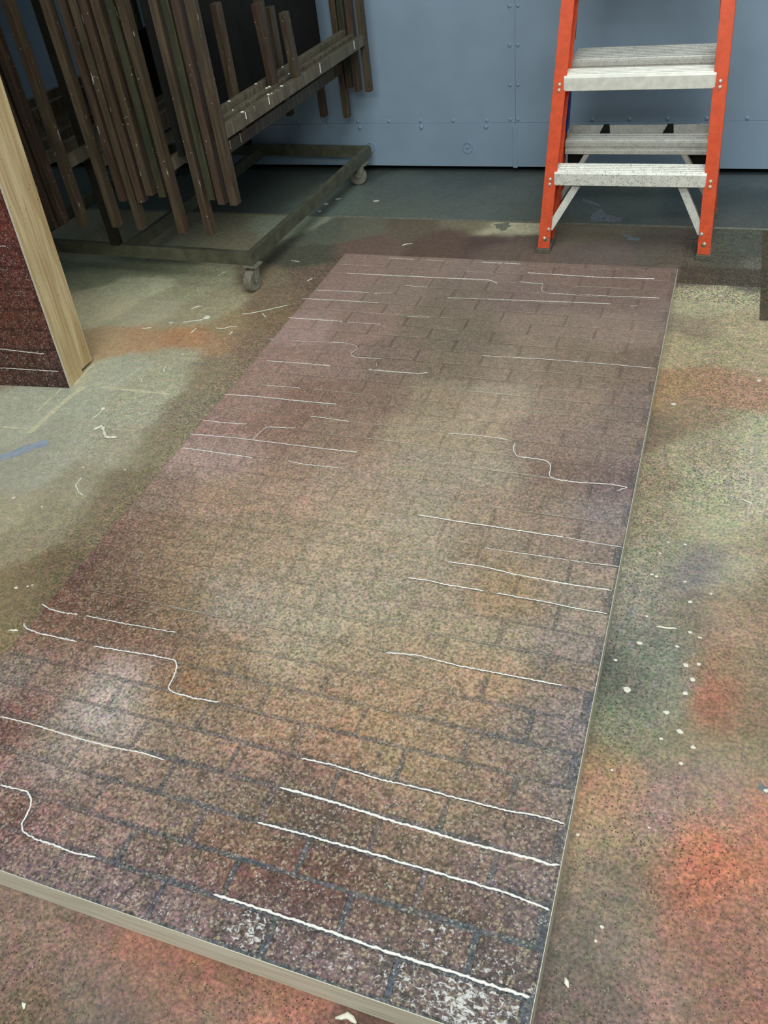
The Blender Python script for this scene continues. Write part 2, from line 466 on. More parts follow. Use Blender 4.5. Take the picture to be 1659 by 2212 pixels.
PANEL = [(-1.142,2.31,158,131,122),(-0.91,2.374,151,128,117),(-0.651,2.382,146,126,118),(-0.401,2.372,135,113,105),(-0.089,2.354,128,106,98),(-1.147,2.051,159,133,125),(-0.912,2.115,148,128,117),(-0.672,2.146,134,117,105),(-0.441,2.175,132,113,106),(-0.146,2.212,129,108,100),(-1.149,1.851,175,145,139),(-0.956,1.911,154,127,118),(-0.704,1.978,131,115,101),(-0.568,1.876,126,111,98),(-0.396,1.96,144,125,113),(-0.119,2.0,147,126,116),(-0.02,2.103,134,115,108),(-1.138,1.644,164,133,124),(-0.959,1.672,155,128,120),(-0.78,1.729,135,115,104),(-0.581,1.706,131,115,100),(-0.418,1.733,147,129,114),(-0.22,1.765,137,119,104),(-0.042,1.794,127,108,96),(-1.131,1.431,161,131,121),(-0.935,1.466,141,112,101),(-0.744,1.499,137,114,103),(-0.572,1.53,154,136,116),(-0.399,1.537,168,149,131),(-0.213,1.57,148,128,113),(-0.042,1.578,131,112,105),(-1.177,1.254,160,129,123),(-0.975,1.292,147,117,106),(-0.779,1.329,146,122,107),(-0.589,1.365,165,146,126),(-0.43,1.353,168,150,129),(-0.277,1.383,147,126,116),(-0.101,1.396,138,120,112),(-1.161,1.145,175,148,142),(-1.052,1.156,170,143,137),(-0.877,1.14,157,130,115),(-0.699,1.156,167,141,126),(-0.533,1.19,162,147,130),(-0.361,1.226,164,149,133),(-0.193,1.26,130,108,98),(-0.058,1.251,120,100,99),(-1.192,0.975,148,124,112),(-0.996,0.997,166,138,120),(-0.821,1.016,169,141,124),(-0.658,1.051,167,147,128),(-0.495,1.068,164,148,131),(-0.326,1.087,158,137,120),(-0.185,1.101,147,127,113),(-0.052,1.13,142,126,124),(-1.211,0.787,131,100,91),(-1.093,0.814,140,114,96),(-0.943,0.848,157,134,114),(-0.785,0.884,163,141,121),(-0.614,0.906,171,153,132),(-0.445,0.912,167,152,133),(-0.295,0.962,148,129,111),(-0.141,0.982,146,128,115),(-0.036,1.021,138,122,116),(-1.235,0.665,107,80,74),(-1.103,0.665,122,99,82),(-0.987,0.723,149,122,102),(-0.838,0.743,159,140,122),(-0.673,0.767,163,146,126),(-0.514,0.79,165,149,131),(-0.356,0.799,161,142,124),(-0.212,0.833,152,128,101),(-0.069,0.854,146,131,118),(-1.202,0.565,119,86,75),(-1.044,0.575,109,83,71),(-0.907,0.608,137,114,91),(-0.763,0.644,164,147,134),(-0.617,0.666,167,151,131),(-0.472,0.675,168,151,128),(-0.323,0.686,158,142,119),(-0.184,0.708,153,139,119),(-0.066,0.725,142,128,122),(-1.194,0.454,131,100,84),(-1.048,0.491,130,102,90),(-0.889,0.517,129,100,86),(-0.754,0.539,146,123,99),(-0.609,0.55,167,150,129),(-0.474,0.572,157,135,114),(-0.34,0.583,159,134,109),(-0.203,0.595,169,137,111),(-0.074,0.618,138,116,103),(-1.175,0.367,141,123,116),(-1.049,0.375,135,112,101),(-0.925,0.395,174,157,152),(-0.925,0.336,174,161,159),(-0.926,0.237,171,156,153),(-0.802,0.427,142,109,82),(-0.666,0.451,142,119,99),(-0.508,0.458,152,125,104),(-0.378,0.471,162,135,107),(-0.237,0.487,144,122,102),(-0.121,0.508,120,110,104),(-0.018,0.546,130,118,123),(-1.078,0.261,116,83,79),(-0.971,0.268,148,124,106),(-0.852,0.3,164,143,131),(-0.721,0.325,136,115,101),(-0.577,0.353,166,130,111),(-0.434,0.372,147,111,95),(-0.28,0.394,153,130,104),(-0.133,0.415,135,113,98),(-0.03,0.425,113,105,101),(-0.999,0.175,138,108,104),(-0.887,0.196,140,119,109),(-0.76,0.222,132,112,102),(-0.621,0.251,122,100,94),(-0.486,0.279,101,84,77),(-0.336,0.303,128,102,90),(-0.192,0.325,139,117,98),(-0.074,0.332,120,97,89),(-0.913,0.092,121,86,82),(-0.797,0.126,144,113,105),(-0.67,0.153,137,115,105),(-0.53,0.184,125,105,88),(-0.385,0.209,96,82,74),(-0.242,0.225,122,101,90),(-0.114,0.238,132,111,108),(-0.028,0.255,115,97,97),(-0.868,0.034,121,100,101),(-0.746,0.053,121,102,100),(-0.646,0.099,92,73,67),(-0.516,0.121,107,73,65),(-0.357,0.143,114,77,68),(-0.223,0.167,119,96,81),(-0.104,0.172,96,73,68),(-0.027,0.181,115,104,109),(-0.689,0.037,127,106,111),(-0.56,0.044,134,112,112),(-0.424,0.039,96,82,81),(-0.313,0.073,86,72,68),(-0.188,0.104,93,78,74),(-0.073,0.104,90,74,70),(-0.309,0.025,126,103,107),(-0.179,0.031,100,88,88),(-0.08,0.049,99,87,86),(-0.019,0.049,93,81,80)]
WHITE = [(-0.663,0.111,0.5,0.05),(-0.485,0.163,0.15,0.06),(-0.439,0.035,0.9,0.07),(-0.242,0.109,0.5,0.06),(-0.156,0.12,0.8,0.06),(-0.096,0.032,1.0,0.08),(-0.058,0.101,0.7,0.07),(-0.018,0.043,0.9,0.06),(-0.723,0.06,0.5,0.06),(-0.379,0.01,0.7,0.07),(-0.271,0.043,0.7,0.07),(-0.187,0.035,0.8,0.07),(-0.542,0.041,0.5,0.06),(-0.523,0.086,0.3,0.06),(-0.35,0.106,0.5,0.05),(-0.039,0.17,0.4,0.06),(-0.206,-0.015,0.6,0.06)]
CORDS = [(3.4,[(-0.523,0.069),(-0.472,0.07),(-0.407,0.07),(-0.327,0.07),(-0.25,0.068),(-0.176,0.068),(-0.106,0.069),(-0.05,0.068),(-0.007,0.069)]),(3,[(-0.508,0.203),(-0.426,0.205),(-0.301,0.206),(-0.22,0.205),(-0.143,0.205),(-0.068,0.205),(-0.004,0.198)]),(3.4,[(-0.499,0.275),(-0.466,0.275),(-0.377,0.274),(-0.298,0.27),(-0.224,0.269),(-0.16,0.267),(-0.083,0.269),(-0.038,0.27),(-0.012,0.267),(-0.002,0.273)]),(2.2,[(-0.485,0.34),(-0.422,0.343),(-0.331,0.338),(-0.263,0.341),(-0.18,0.34),(-0.099,0.341),(-0.046,0.346),(-0.006,0.343)]),(2,[(-1.117,0.265),(-1.049,0.267),(-0.946,0.264),(-0.839,0.265),(-0.791,0.27),(-0.734,0.268)]),(2,[(-0.416,0.613),(-0.353,0.622),(-0.255,0.617),(-0.163,0.619),(-0.061,0.62)]),(2.2,[(-1.036,0.473),(-0.968,0.478),(-0.902,0.483),(-0.838,0.485),(-0.823,0.47),(-0.815,0.436),(-0.816,0.419),(-0.802,0.41),(-0.748,0.408),(-0.694,0.413)]),(2.4,[(-1.235,0.491),(-1.22,0.479),(-1.172,0.474),(-1.11,0.475),(-1.079,0.475)]),(2,[(-1.231,0.552),(-1.197,0.542),(-1.158,0.541),(-1.125,0.545)]),(1.6,[(-1.105,0.546),(-1.001,0.547),(-0.875,0.553)]),(2.4,[(-1.011,0.136),(-0.949,0.139),(-0.929,0.126),(-0.922,0.104),(-0.919,0.082),(-0.91,0.071),(-0.877,0.065),(-0.832,0.065),(-0.792,0.063),(-0.75,0.067)]),(2,[(-0.439,0.825),(-0.397,0.829),(-0.354,0.825),(-0.266,0.826)]),(1.8,[(-0.239,0.826),(-0.132,0.825),(-0.069,0.822),(-0.006,0.822)]),(2,[(-0.368,0.894),(-0.289,0.898),(-0.215,0.89),(-0.104,0.887),(-0.006,0.89)]),(1.3,[(-0.299,0.957),(-0.189,0.959),(-0.067,0.961),(-0.001,0.964)]),(2,[(-0.48,1.033),(-0.379,1.031),(-0.285,1.031),(-0.13,1.03)]),(1.5,[(-0.13,1.03),(-0.002,1.026)]),(1.5,[(-0.503,1.371),(-0.424,1.375),(-0.338,1.373)]),(1.8,[(-0.318,1.364),(-0.316,1.334),(-0.302,1.306),(-0.26,1.305),(-0.225,1.304),(-0.21,1.286),(-0.206,1.243),(-0.188,1.233),(-0.132,1.232),(-0.056,1.241),(-0.016,1.237),(-0.042,1.218)]),(1.8,[(-1.212,1.164),(-1.113,1.164),(-0.991,1.162)]),(1.5,[(-0.89,1.168),(-0.833,1.163),(-0.729,1.168)]),(1.8,[(-1.223,1.229),(-1.093,1.236),(-0.949,1.237),(-0.811,1.238),(-0.716,1.242)]),(1.8,[(-1.22,1.299),(-1.156,1.299),(-1.08,1.304)]),(1.4,[(-1.028,1.244),(-1.022,1.276),(-1.017,1.302),(-0.968,1.309),(-0.937,1.311),(-0.93,1.321)]),(1.6,[(-0.911,1.376),(-0.868,1.376),(-0.788,1.371)]),(1.9,[(-1.224,1.437),(-1.106,1.443),(-0.985,1.444),(-0.858,1.447)]),(1.1,[(-1.224,1.505),(-1.106,1.507),(-0.999,1.51)]),(1.6,[(-0.833,1.643),(-0.751,1.644),(-0.671,1.646),(-0.646,1.658)]),(1.6,[(-1.177,1.64),(-1.074,1.645),(-0.956,1.645)]),(1.2,[(-0.513,1.777),(-0.333,1.786),(-0.158,1.788),(-0.009,1.786)]),(1.2,[(-1.231,1.771),(-1.099,1.775),(-0.973,1.786),(-0.925,1.778),(-0.911,1.76),(-0.923,1.72),(-0.894,1.705),(-0.812,1.713)]),(1.0,[(-0.822,1.686),(-0.814,1.668)]),(1.7,[(-1.227,1.918),(-1.127,1.919),(-1.025,1.92)]),(1.0,[(-1.008,1.919),(-0.877,1.919)]),(1.6,[(-1.234,2.057),(-1.116,2.062),(-0.948,2.063)]),(1.6,[(-1.209,2.125),(-1.108,2.13),(-1.007,2.132)]),(1.0,[(-0.988,2.127),(-0.93,2.145),(-0.927,2.159)]),(1.2,[(-0.898,2.202),(-0.853,2.197),(-0.811,2.198)]),(1.9,[(-1.149,2.27),(-0.965,2.272),(-0.791,2.273),(-0.625,2.278),(-0.604,2.273),(-0.578,2.255)]),(1.5,[(-0.724,2.129),(-0.574,2.138),(-0.45,2.144),(-0.285,2.152),(-0.182,2.156)]),(1.2,[(-0.124,2.148),(-0.099,2.154)]),(1.2,[(-0.51,2.277),(-0.461,2.272),(-0.425,2.273),(-0.419,2.218),(-0.393,2.204),(-0.301,2.206)]),(1.2,[(-0.294,2.207),(-0.175,2.209),(-0.038,2.216)]),(1.8,[(-0.496,2.347),(-0.396,2.344),(-0.238,2.34),(-0.066,2.349)]),(1.9,[(-0.676,2.414),(-0.599,2.414)]),(1.3,[(-0.594,2.415),(-0.532,2.414)]),(1.4,[(-1.032,2.413),(-0.931,2.411)]),(1.0,[(-0.886,2.412),(-0.814,2.411)]),(0.9,[(-1.2,2.339),(-1.072,2.345)]),(1.0,[(-0.866,1.981),(-0.739,1.989)])]
SCRAPS = [('tail',2.2,[(-1.686,1.954),(-1.648,1.973),(-1.619,1.984),(-1.613,2.006)],7),('a',2.4,[(-1.71,2.055),(-1.695,2.075),(-1.678,2.089)],0),('b',2.2,[(-1.824,1.885),(-1.789,1.904)],0),('c',1.7,[(-1.495,2.048),(-1.466,2.052),(-1.408,2.088),(-1.341,2.137)],0),('d',1.5,[(-1.414,2.066),(-1.384,2.038)],0),('e',1.8,[(-1.54,1.936),(-1.512,1.93),(-1.484,1.955),(-1.459,1.955)],0),('f',2.4,[(-1.619,1.887),(-1.61,1.902),(-1.612,1.926)],0),('g',2.2,[(-1.463,1.897),(-1.459,1.924)],0),('h',2.2,[(-1.573,1.628),(-1.581,1.648),(-1.584,1.665)],0),('i',1.5,[(-1.644,1.575),(-1.626,1.578),(-1.618,1.559)],0),('j',1.8,[(-1.66,1.333),(-1.651,1.358),(-1.656,1.389)],4),('k',4.2,[(-1.615,1.277),(-1.601,1.303),(-1.57,1.271),(-1.554,1.25),(-1.534,1.251),(-1.516,1.259)],0),('l',1.5,[(-1.507,1.064),(-1.506,1.029),(-1.485,1.006),(-1.454,0.99)],0),('m',2.0,[(-1.743,2.334),(-1.736,2.36),(-1.724,2.374)],0),('n',2.0,[(-1.349,2.334),(-1.335,2.36)],0),('o',1.8,[(-1.496,2.506),(-1.453,2.497)],0),('p',2.2,[(-1.079,2.688),(-1.06,2.703),(-1.04,2.714)],0),('q',2.0,[(-1.331,0.512),(-1.305,0.517)],0),('r',2.2,[(-0.771,-0.148),(-0.762,-0.156)],0),('s',3.4,[(-0.283,-0.021),(-0.276,-0.015),(-0.268,-0.008),(-0.258,-0.009),(-0.251,-0.018)],0),('t',3.0,[(0.032,0.136),(0.038,0.131),(0.041,0.125)],0),('u',1.6,[(0.091,0.878),(0.113,0.879),(0.134,0.882)],0),('v',1.5,[(0.241,1.337),(0.256,1.335),(0.271,1.324)],0)]
DROPS = [(0.054,0.699,0.008),(0.158,0.789,0.0063),(0.182,0.798,0.0054),(0.173,0.756,0.0053),(0.162,0.719,0.0061),(0.132,0.664,0.0069),(0.159,0.627,0.0067),(0.128,0.602,0.0042),(0.185,0.599,0.0049),(0.154,0.967,0.0058),(0.16,0.879,0.0046),(0.18,0.869,0.0046),(0.138,0.834,0.0046),(0.065,0.825,0.0065),(0.023,0.768,0.0046),(0.07,0.903,0.0038),(0.068,1.032,0.005),(0.078,1.028,0.004),(0.138,1.025,0.0039),(0.194,1.001,0.0038),(0.129,1.147,0.0051),(0.078,1.105,0.0041),(0.092,1.147,0.0042),(0.074,0.228,0.0036),(0.068,0.204,0.0028),(0.167,0.559,0.0041),(0.013,0.371,0.0039),(0.126,0.417,0.0031),(0.051,0.512,0.0033),(0.276,1.889,0.0075),(0.055,1.726,0.0075),(-1.734,1.95,0.0111),(-1.568,1.748,0.0069),(-1.407,0.636,0.0062),(-1.38,0.647,0.0037),(-1.371,0.654,0.0037),(-1.655,0.939,0.0071),(-1.545,0.922,0.0042),(-1.4,1.121,0.0043),(-1.534,1.104,0.0058),(-1.549,3.16,0.0159),(-1.581,3.097,0.0136),(-1.355,3.149,0.0176),(-1.579,3.01,0.0111),(0.31,0.542,0.0054)]
SPLATS = [[(-0.438,3.233),(-0.354,3.167),(-0.357,3.137),(-0.44,3.202)],[(-0.373,3.077),(-0.353,3.117),(-0.322,3.07),(-0.326,2.994),(-0.369,2.991)],[(-0.324,3.061),(-0.297,3.053),(-0.252,3.028),(-0.265,2.989),(-0.32,2.995)],[(-0.235,2.892),(-0.195,2.852),(-0.159,2.838),(-0.173,2.815),(-0.219,2.841)],[(0.299,0.556),(0.313,0.55),(0.313,0.536),(0.303,0.536)],[(-0.755,2.933),(-0.708,2.956),(-0.679,2.911),(-0.715,2.861)]]
STRIPES = [('cream',[(-1.858,1.636),(-1.859,1.596),(-1.853,1.549),(-1.848,1.499)],0.0102),('cream',[(-1.806,1.495),(-1.818,1.431),(-1.821,1.334),(-1.823,1.223)],0.0219),('cream',[(-1.879,1.471),(-1.878,1.398),(-1.875,1.333)],0.0095),('cream',[(-1.946,1.235),(-1.842,1.242)],0.0087),('cream',[(-1.741,1.506),(-1.667,1.505),(-1.578,1.506),(-1.476,1.507)],0.0124),('blue',[(-1.828,1.091),(-1.782,1.142),(-1.726,1.194)],0.0386)]

def shepard(x, y, tab, sig):
    tab = np.asarray(tab, float)
    col = linarr(tab[:, 2:5])
    d2 = (x[:, None] - tab[None, :, 0]) ** 2 + (y[:, None] - tab[None, :, 1]) ** 2
    w = np.exp(-d2 / sig ** 2) + 1e-9 / (d2 + 0.02) + 1e-4 / (d2 / sig ** 2 + 0.3) ** 3
    return (w @ col) / w.sum(1)[:, None]

def vnoise(x, y, s, seed=0):
    """smooth value noise, -1..1"""
    g = np.random.default_rng(seed).uniform(-1, 1, (64, 64))
    u, v = x * s, y * s
    i, j = np.floor(u).astype(int), np.floor(v).astype(int)
    a, b = u - i, v - j
    a, b = a * a * (3 - 2 * a), b * b * (3 - 2 * b)
    q = lambda m, n: g[m % 64, n % 64]
    return (q(i, j) * (1 - a) + q(i + 1, j) * a) * (1 - b) + (q(i, j + 1) * (1 - a) + q(i + 1, j + 1) * a) * b

def sstep(v, a, b):
    t = np.clip((v - a) / (b - a), 0, 1)
    return t * t * (3 - 2 * t)

def paint_attr(me, rgba, grit):
    at = me.attributes.new('paint', 'FLOAT_COLOR', 'POINT')
    at.data.foreach_set('color', np.ascontiguousarray(rgba, dtype=np.float32).ravel())
    at = me.attributes.new('grit', 'FLOAT', 'POINT')
    at.data.foreach_set('value', np.ascontiguousarray(grit, dtype=np.float32).ravel())

# ------------------------------------------------------------------ floor
LINE_Y = 2.962
def build_floor():
    xs = np.unique(np.round(np.r_[np.linspace(-4.2, -2.3, 24), np.arange(-2.3, 0.62, 0.022), np.linspace(0.62, 2.4, 26), 0.268, 0.272], 4))
    ys = np.unique(np.round(np.r_[np.linspace(-1.6, -0.45, 20), np.arange(-0.45, 3.62, 0.022), 3.66, LINE_Y - 0.001, LINE_Y + 0.001, 2.476, 2.482, 2.246, 2.250], 4))
    X, Y = np.meshgrid(xs, ys)
    x, y = X.ravel(), Y.ravel()
    dx = x + 0.03 * vnoise(x, y, 9, 1) + 0.012 * vnoise(x, y, 30, 2)
    dy = y + 0.03 * vnoise(x, y, 9, 3) + 0.012 * vnoise(x, y, 30, 4)
    c = shepard(dx, dy, FLOOR, 0.055)
    back = shepard(dx, dy, BACK, 0.12)
    f = (y > LINE_Y)[:, None]
    c = np.where(f, back, c)
    # ghost of flats that lay on the floor before: masked-off rectangles right of the panel
    m = ((x > 0.27) & (y > 2.248) & (y < LINE_Y)).astype(float)[:, None]
    c = c * (1 - m) + m * linarr((84, 76, 58))[None, :]
    m = ((x > 0.0) & (x < 0.30) & (y > 2.479) & (y < 2.62)).astype(float)[:, None] * 0.8
    c = c * (1 - m) + m * linarr((76, 68, 56))[None, :]
    # overspray of dark droplets round the flats
    grit = 0.25 + 0.15 * vnoise(x, y, 5, 9)
    dl = -1.22 - x
    band = np.where((y > -0.1) & (y < 2.55), np.exp(-np.maximum(dl, 0) / 0.16), 0)
    grit = grit + 0.75 * band * (dl > -0.1)
    grit = np.where((y > 2.35) & (x > -1.5), np.maximum(grit, 0.7 * np.exp(-np.maximum(y - 2.44, 0) / 0.2)), grit)
    grit = np.where((x > 0) | (y < 0), grit + 0.35, grit)
    grit = np.where(y > LINE_Y, 0.1, np.clip(grit, 0, 1))
    # the sprayed rim close to the panel is browner
    rim = (np.exp(-np.maximum(dl, 0) / 0.05) * (dl > -0.1) * (y > -0.1) * (y < 2.5))[:, None] * 0.35
    c = c * (1 - rim) + rim * linarr((96, 78, 64))[None, :]
    nx, ny = len(xs), len(ys)
    idx = np.arange(nx * ny).reshape(ny, nx)
    F = np.stack([idx[:-1, :-1], idx[:-1, 1:], idx[1:, 1:], idx[1:, :-1]], -1).reshape(-1, 4)
    me = bpy.data.meshes.new('floor')
    me.from_pydata(np.c_[x, y, np.zeros_like(x)].tolist(), [], F.tolist())
    paint_attr(me, np.c_[c, np.zeros(len(c))], grit)
    me.materials.append(M['floor'])
    fl = link_mesh('floor', me)
    tag(fl, kind='structure')
    MB().box(-4.2, 2.4, LINE_Y - 0.008, LINE_Y + 0.007, -0.004, 0.0012).build('joint_strip', M['joint'], fl)
    # paint drops and smears dried on the concrete
    rg = random.Random(5)
    for (px, py, r) in DROPS:
        n = 9
        vs = [(px, py, 0.0022)]
        st = rg.uniform(0.65, 1.0)
        for k in range(n):
            a = 2 * math.pi * k / n
            q = r * rg.uniform(0.7, 1.1)
            vs.append((px + q * math.cos(a), py + q * st * math.sin(a), 0.0004))
        MB().add(vs, [(0, 1 + k, 1 + (k + 1) % n) for k in range(n)]).build('paint_drop', M['splat'], fl, smooth=True)
    for i, poly in enumerate(SPLATS):
        n = len(poly)
        P = []
        for k in range(n):
            a, b = Vector(poly[k]), Vector(poly[(k + 1) % n])
            for s in range(4):
                p = a.lerp(b, s / 4)
                P.append((p.x + rg.uniform(-.008, .008), p.y + rg.uniform(-.008, .008), 0.0004))
        cx = sum(p[0] for p in P) / len(P); cy = sum(p[1] for p in P) / len(P)
        vs = [(cx, cy, 0.0012)] + P
        n = len(P)
        MB().add(vs, [(0, 1 + k, 1 + (k + 1) % n) for k in range(n)]).build('paint_smear', M['joint'] if i == 5 else M['pale_splat'], fl)
    for (kind, pts, w) in STRIPES:
        vs, fs = [], []
        P = [Vector((p[0], p[1], 0)) for p in pts]
        Q = []
        for a, b in zip(P[:-1], P[1:]):
            for s in range(5): Q.append(a.lerp(b, s / 5))
        Q.append(P[-1])
        for k, p in enumerate(Q):
            t = (Q[min(k + 1, len(Q) - 1)] - Q[max(k - 1, 0)]).normalized()
            s = Vector((-t.y, t.x, 0)) * w * 0.5
            a, b = rg.uniform(0.6, 1.3), rg.uniform(0.6, 1.3)
            vs += [tuple(p + s * a + Vector((0, 0, 0.0006))), tuple(p - s * b + Vector((0, 0, 0.0006)))]
        for k in range(len(Q) - 1): fs.append((2 * k, 2 * k + 1, 2 * k + 3, 2 * k + 2))
        MB().add(vs, fs).build('paint_line', M['blue_stripe'] if kind == 'blue' else M['stripe'], fl)
    return fl

# ------------------------------------------------------------------ back wall of riveted sheet
WY = 3.517
def build_wall():
    w = MB().box(-5.0, 2.6, WY + 0.05, WY + 0.12, -0.02, 3.2).build('wall_back', M['void'])
    tag(w, kind='structure')
    SX, SZ = -0.797, 0.222
    MB().box(-5.0, SX - 0.0003, WY, WY + 0.05, SZ + 0.0003, 3.2).build('wall_panel', M['wall'], w, 0.0012)
    MB().box(SX + 0.0003, 2.6, WY, WY + 0.05, SZ + 0.0003, 3.2).build('wall_panel', M['wall'], w, 0.0012)
    MB().box(-5.0, SX - 0.0003, WY - 0.002, WY + 0.05, 0.03, SZ - 0.0003).build('kick_plate', M['wall'], w, 0.0012)
    MB().box(SX + 0.0003, 2.6, WY - 0.002, WY + 0.05, 0.03, SZ - 0.0003).build('kick_plate', M['wall'], w, 0.0012)
    MB().box(SX - 0.010, SX + 0.010, WY - 0.0055, WY + 0.002, 0.026, SZ - 0.012).build('batten', M['wall'], w, 0.0015)
    riv = MB().dome((0, 0, 0), (0, -1, 0), 0.0085, 0.005).build('rivet', M['wall'], w, smooth=True)
    me = riv.data
    spots = []
    for z in (0.236, 0.378, 0.533, 0.678, 0.83, 0.98, 1.13, 1.28, 1.43):
        for s in (-1, 1): spots.append((SX - 0.005 + s * 0.0175, WY, z))
    for x in np.arange(-3.0, 2.3, 0.156):
        if abs(x + 0.044 - SX) > 0.04: spots.append((x + 0.044, WY, 0.233))
    bolts = []
    for x in np.arange(-3.08, 2.3, 0.307):
        bolts.append((x, WY - 0.002, 0.206))
    for i, p in enumerate(spots):
        if i == 0: riv.location = p
        else: link_mesh('rivet', me, w, p)
    b0 = MB().dome((0, 0, 0), (0, -1, 0), 0.0105, 0.0075).build('bolt_head', M['wall'], w, smooth=True)
    for i, p in enumerate(bolts):
        if i == 0: b0.location = p
        else: link_mesh('bolt_head', b0.data, w, p)
    for k, x in enumerate((-2.468, -1.985, -1.503, -1.021, -0.539, -0.057, 0.425)):
        r = MB().lathe((x, WY - 0.002, 0.1155), (0, -1, 0), [(0.020, 0), (0.0245, 0), (0.0245, 0.004), (0.020, 0.004)], 28).build('ring_washer', M['wall'], w)
        MB().dome((x, WY - 0.002, 0.1155), (0, -1, 0), 0.0075, 0.005).build('ring_bolt', M['wall'], r, smooth=True)
    l = MB().box(-3.55, -3.45, -3.5, WY, 0.0, 3.2).build('added_wall_left', M['wall'])  # unseen side wall, added to hold back ambient light from the left
    tag(l, kind='structure')
    return w

# ------------------------------------------------------------------ painted brick flat lying on the floor
PT = 0.075
PW, PL = 1.22, 2.438
PITCH, BL = 0.0687, 0.20333
def brick_cells(width, length):
    out = []
    rows = int(math.ceil(length / PITCH - 0.02))
    for k in range(rows):
        y0, y1 = k * PITCH, min((k + 1) * PITCH, length)
        if y1 - y0 < 0.02: continue
        e = -width
        cuts = [-0.013 if k % 2 == 0 else 0.0]
        x = -BL if k % 2 == 0 else -BL / 2
        while x > e + 0.03:
            cuts.append(x); x -= BL
        cuts.append(e)
        for a, b in zip(cuts[:-1], cuts[1:]):
            out.append((k, b, a, y0, y1))
    return out

def brick_mesh(name, x0, x1, y0, y1, zb, zt, colfn, mat, gap=0.0047, gapy=None, rg=random):
    gapy = gap if gapy is None else gapy
    j = lambda: rg.uniform(-0.0012, 0.0012)
    x0, x1, y0, y1 = x0 + gap + j(), x1 - gap + j(), y0 + gapy + j() * gapy / gap, y1 - gapy + j() * gapy / gap
    nx, ny = (5, 2) if x1 - x0 > 0.12 else (3, 2)
    vs, fs = [], []
    ins = 0.0016
    h = zt + rg.uniform(-0.0004, 0.0005)
    for b in range(ny + 1):
        for a in range(nx + 1):
            X = x0 + ins + (x1 - x0 - 2 * ins) * a / nx
            Y = y0 + ins + (y1 - y0 - 2 * ins) * b / ny
            vs.append([X + j() * .5, Y + j() * .5, h])
    I = lambda a, b: b * (nx + 1) + a
    for b in range(ny):
        for a in range(nx):
            fs.append((I(a, b), I(a + 1, b), I(a + 1, b + 1), I(a, b + 1)))
    rim = [(a, 0) for a in range(nx)] + [(nx, b) for b in range(ny)] + [(a, ny) for a in range(nx, 0, -1)] + [(0, b) for b in range(ny, 0, -1)]
    base = len(vs)
    cxm, cym = (x0 + x1) / 2, (y0 + y1) / 2
    for a, b in rim:
        v = vs[I(a, b)]
        X = x0 if a == 0 else (x1 if a == nx else v[0])
        Y = y0 if b == 0 else (y1 if b == ny else v[1])
        vs.append([X, Y, zb])
    n = len(rim)
    for k in range(n):
        a, b = rim[k], rim[(k + 1) % n]
        fs.append((base + k, base + (k + 1) % n, I(*b), I(*a)))
    me = bpy.data.meshes.new(name)
    me.from_pydata(vs, [], fs)
    v = np.array(vs)
    rgba, grit = colfn(v[:, 0], v[:, 1])
    paint_attr(me, rgba, grit)
    me.materials.append(mat)
    return me

def panel_white(x, y):
    w = np.zeros_like(x)
    for px, py, a, s in WHITE:
        w = np.maximum(w, a * np.exp(-((x - px) ** 2 + (y - py) ** 2) / s ** 2))
    w = np.maximum(w, 0.52 * (1 - sstep(y, 0.05, 0.42)))
    # chalky rub marks at the left
    for px, py, a, s in ((-0.93, 0.44, 0.5, 0.05), (-0.90, 0.36, 0.5, 0.06), (-0.93, 0.24, 0.45, 0.05), (-0.97, 0.40, 0.35, 0.05)):
        w = np.maximum(w, a * np.exp(-((x - px) ** 2 + (y - py) ** 2) / s ** 2))
    return w

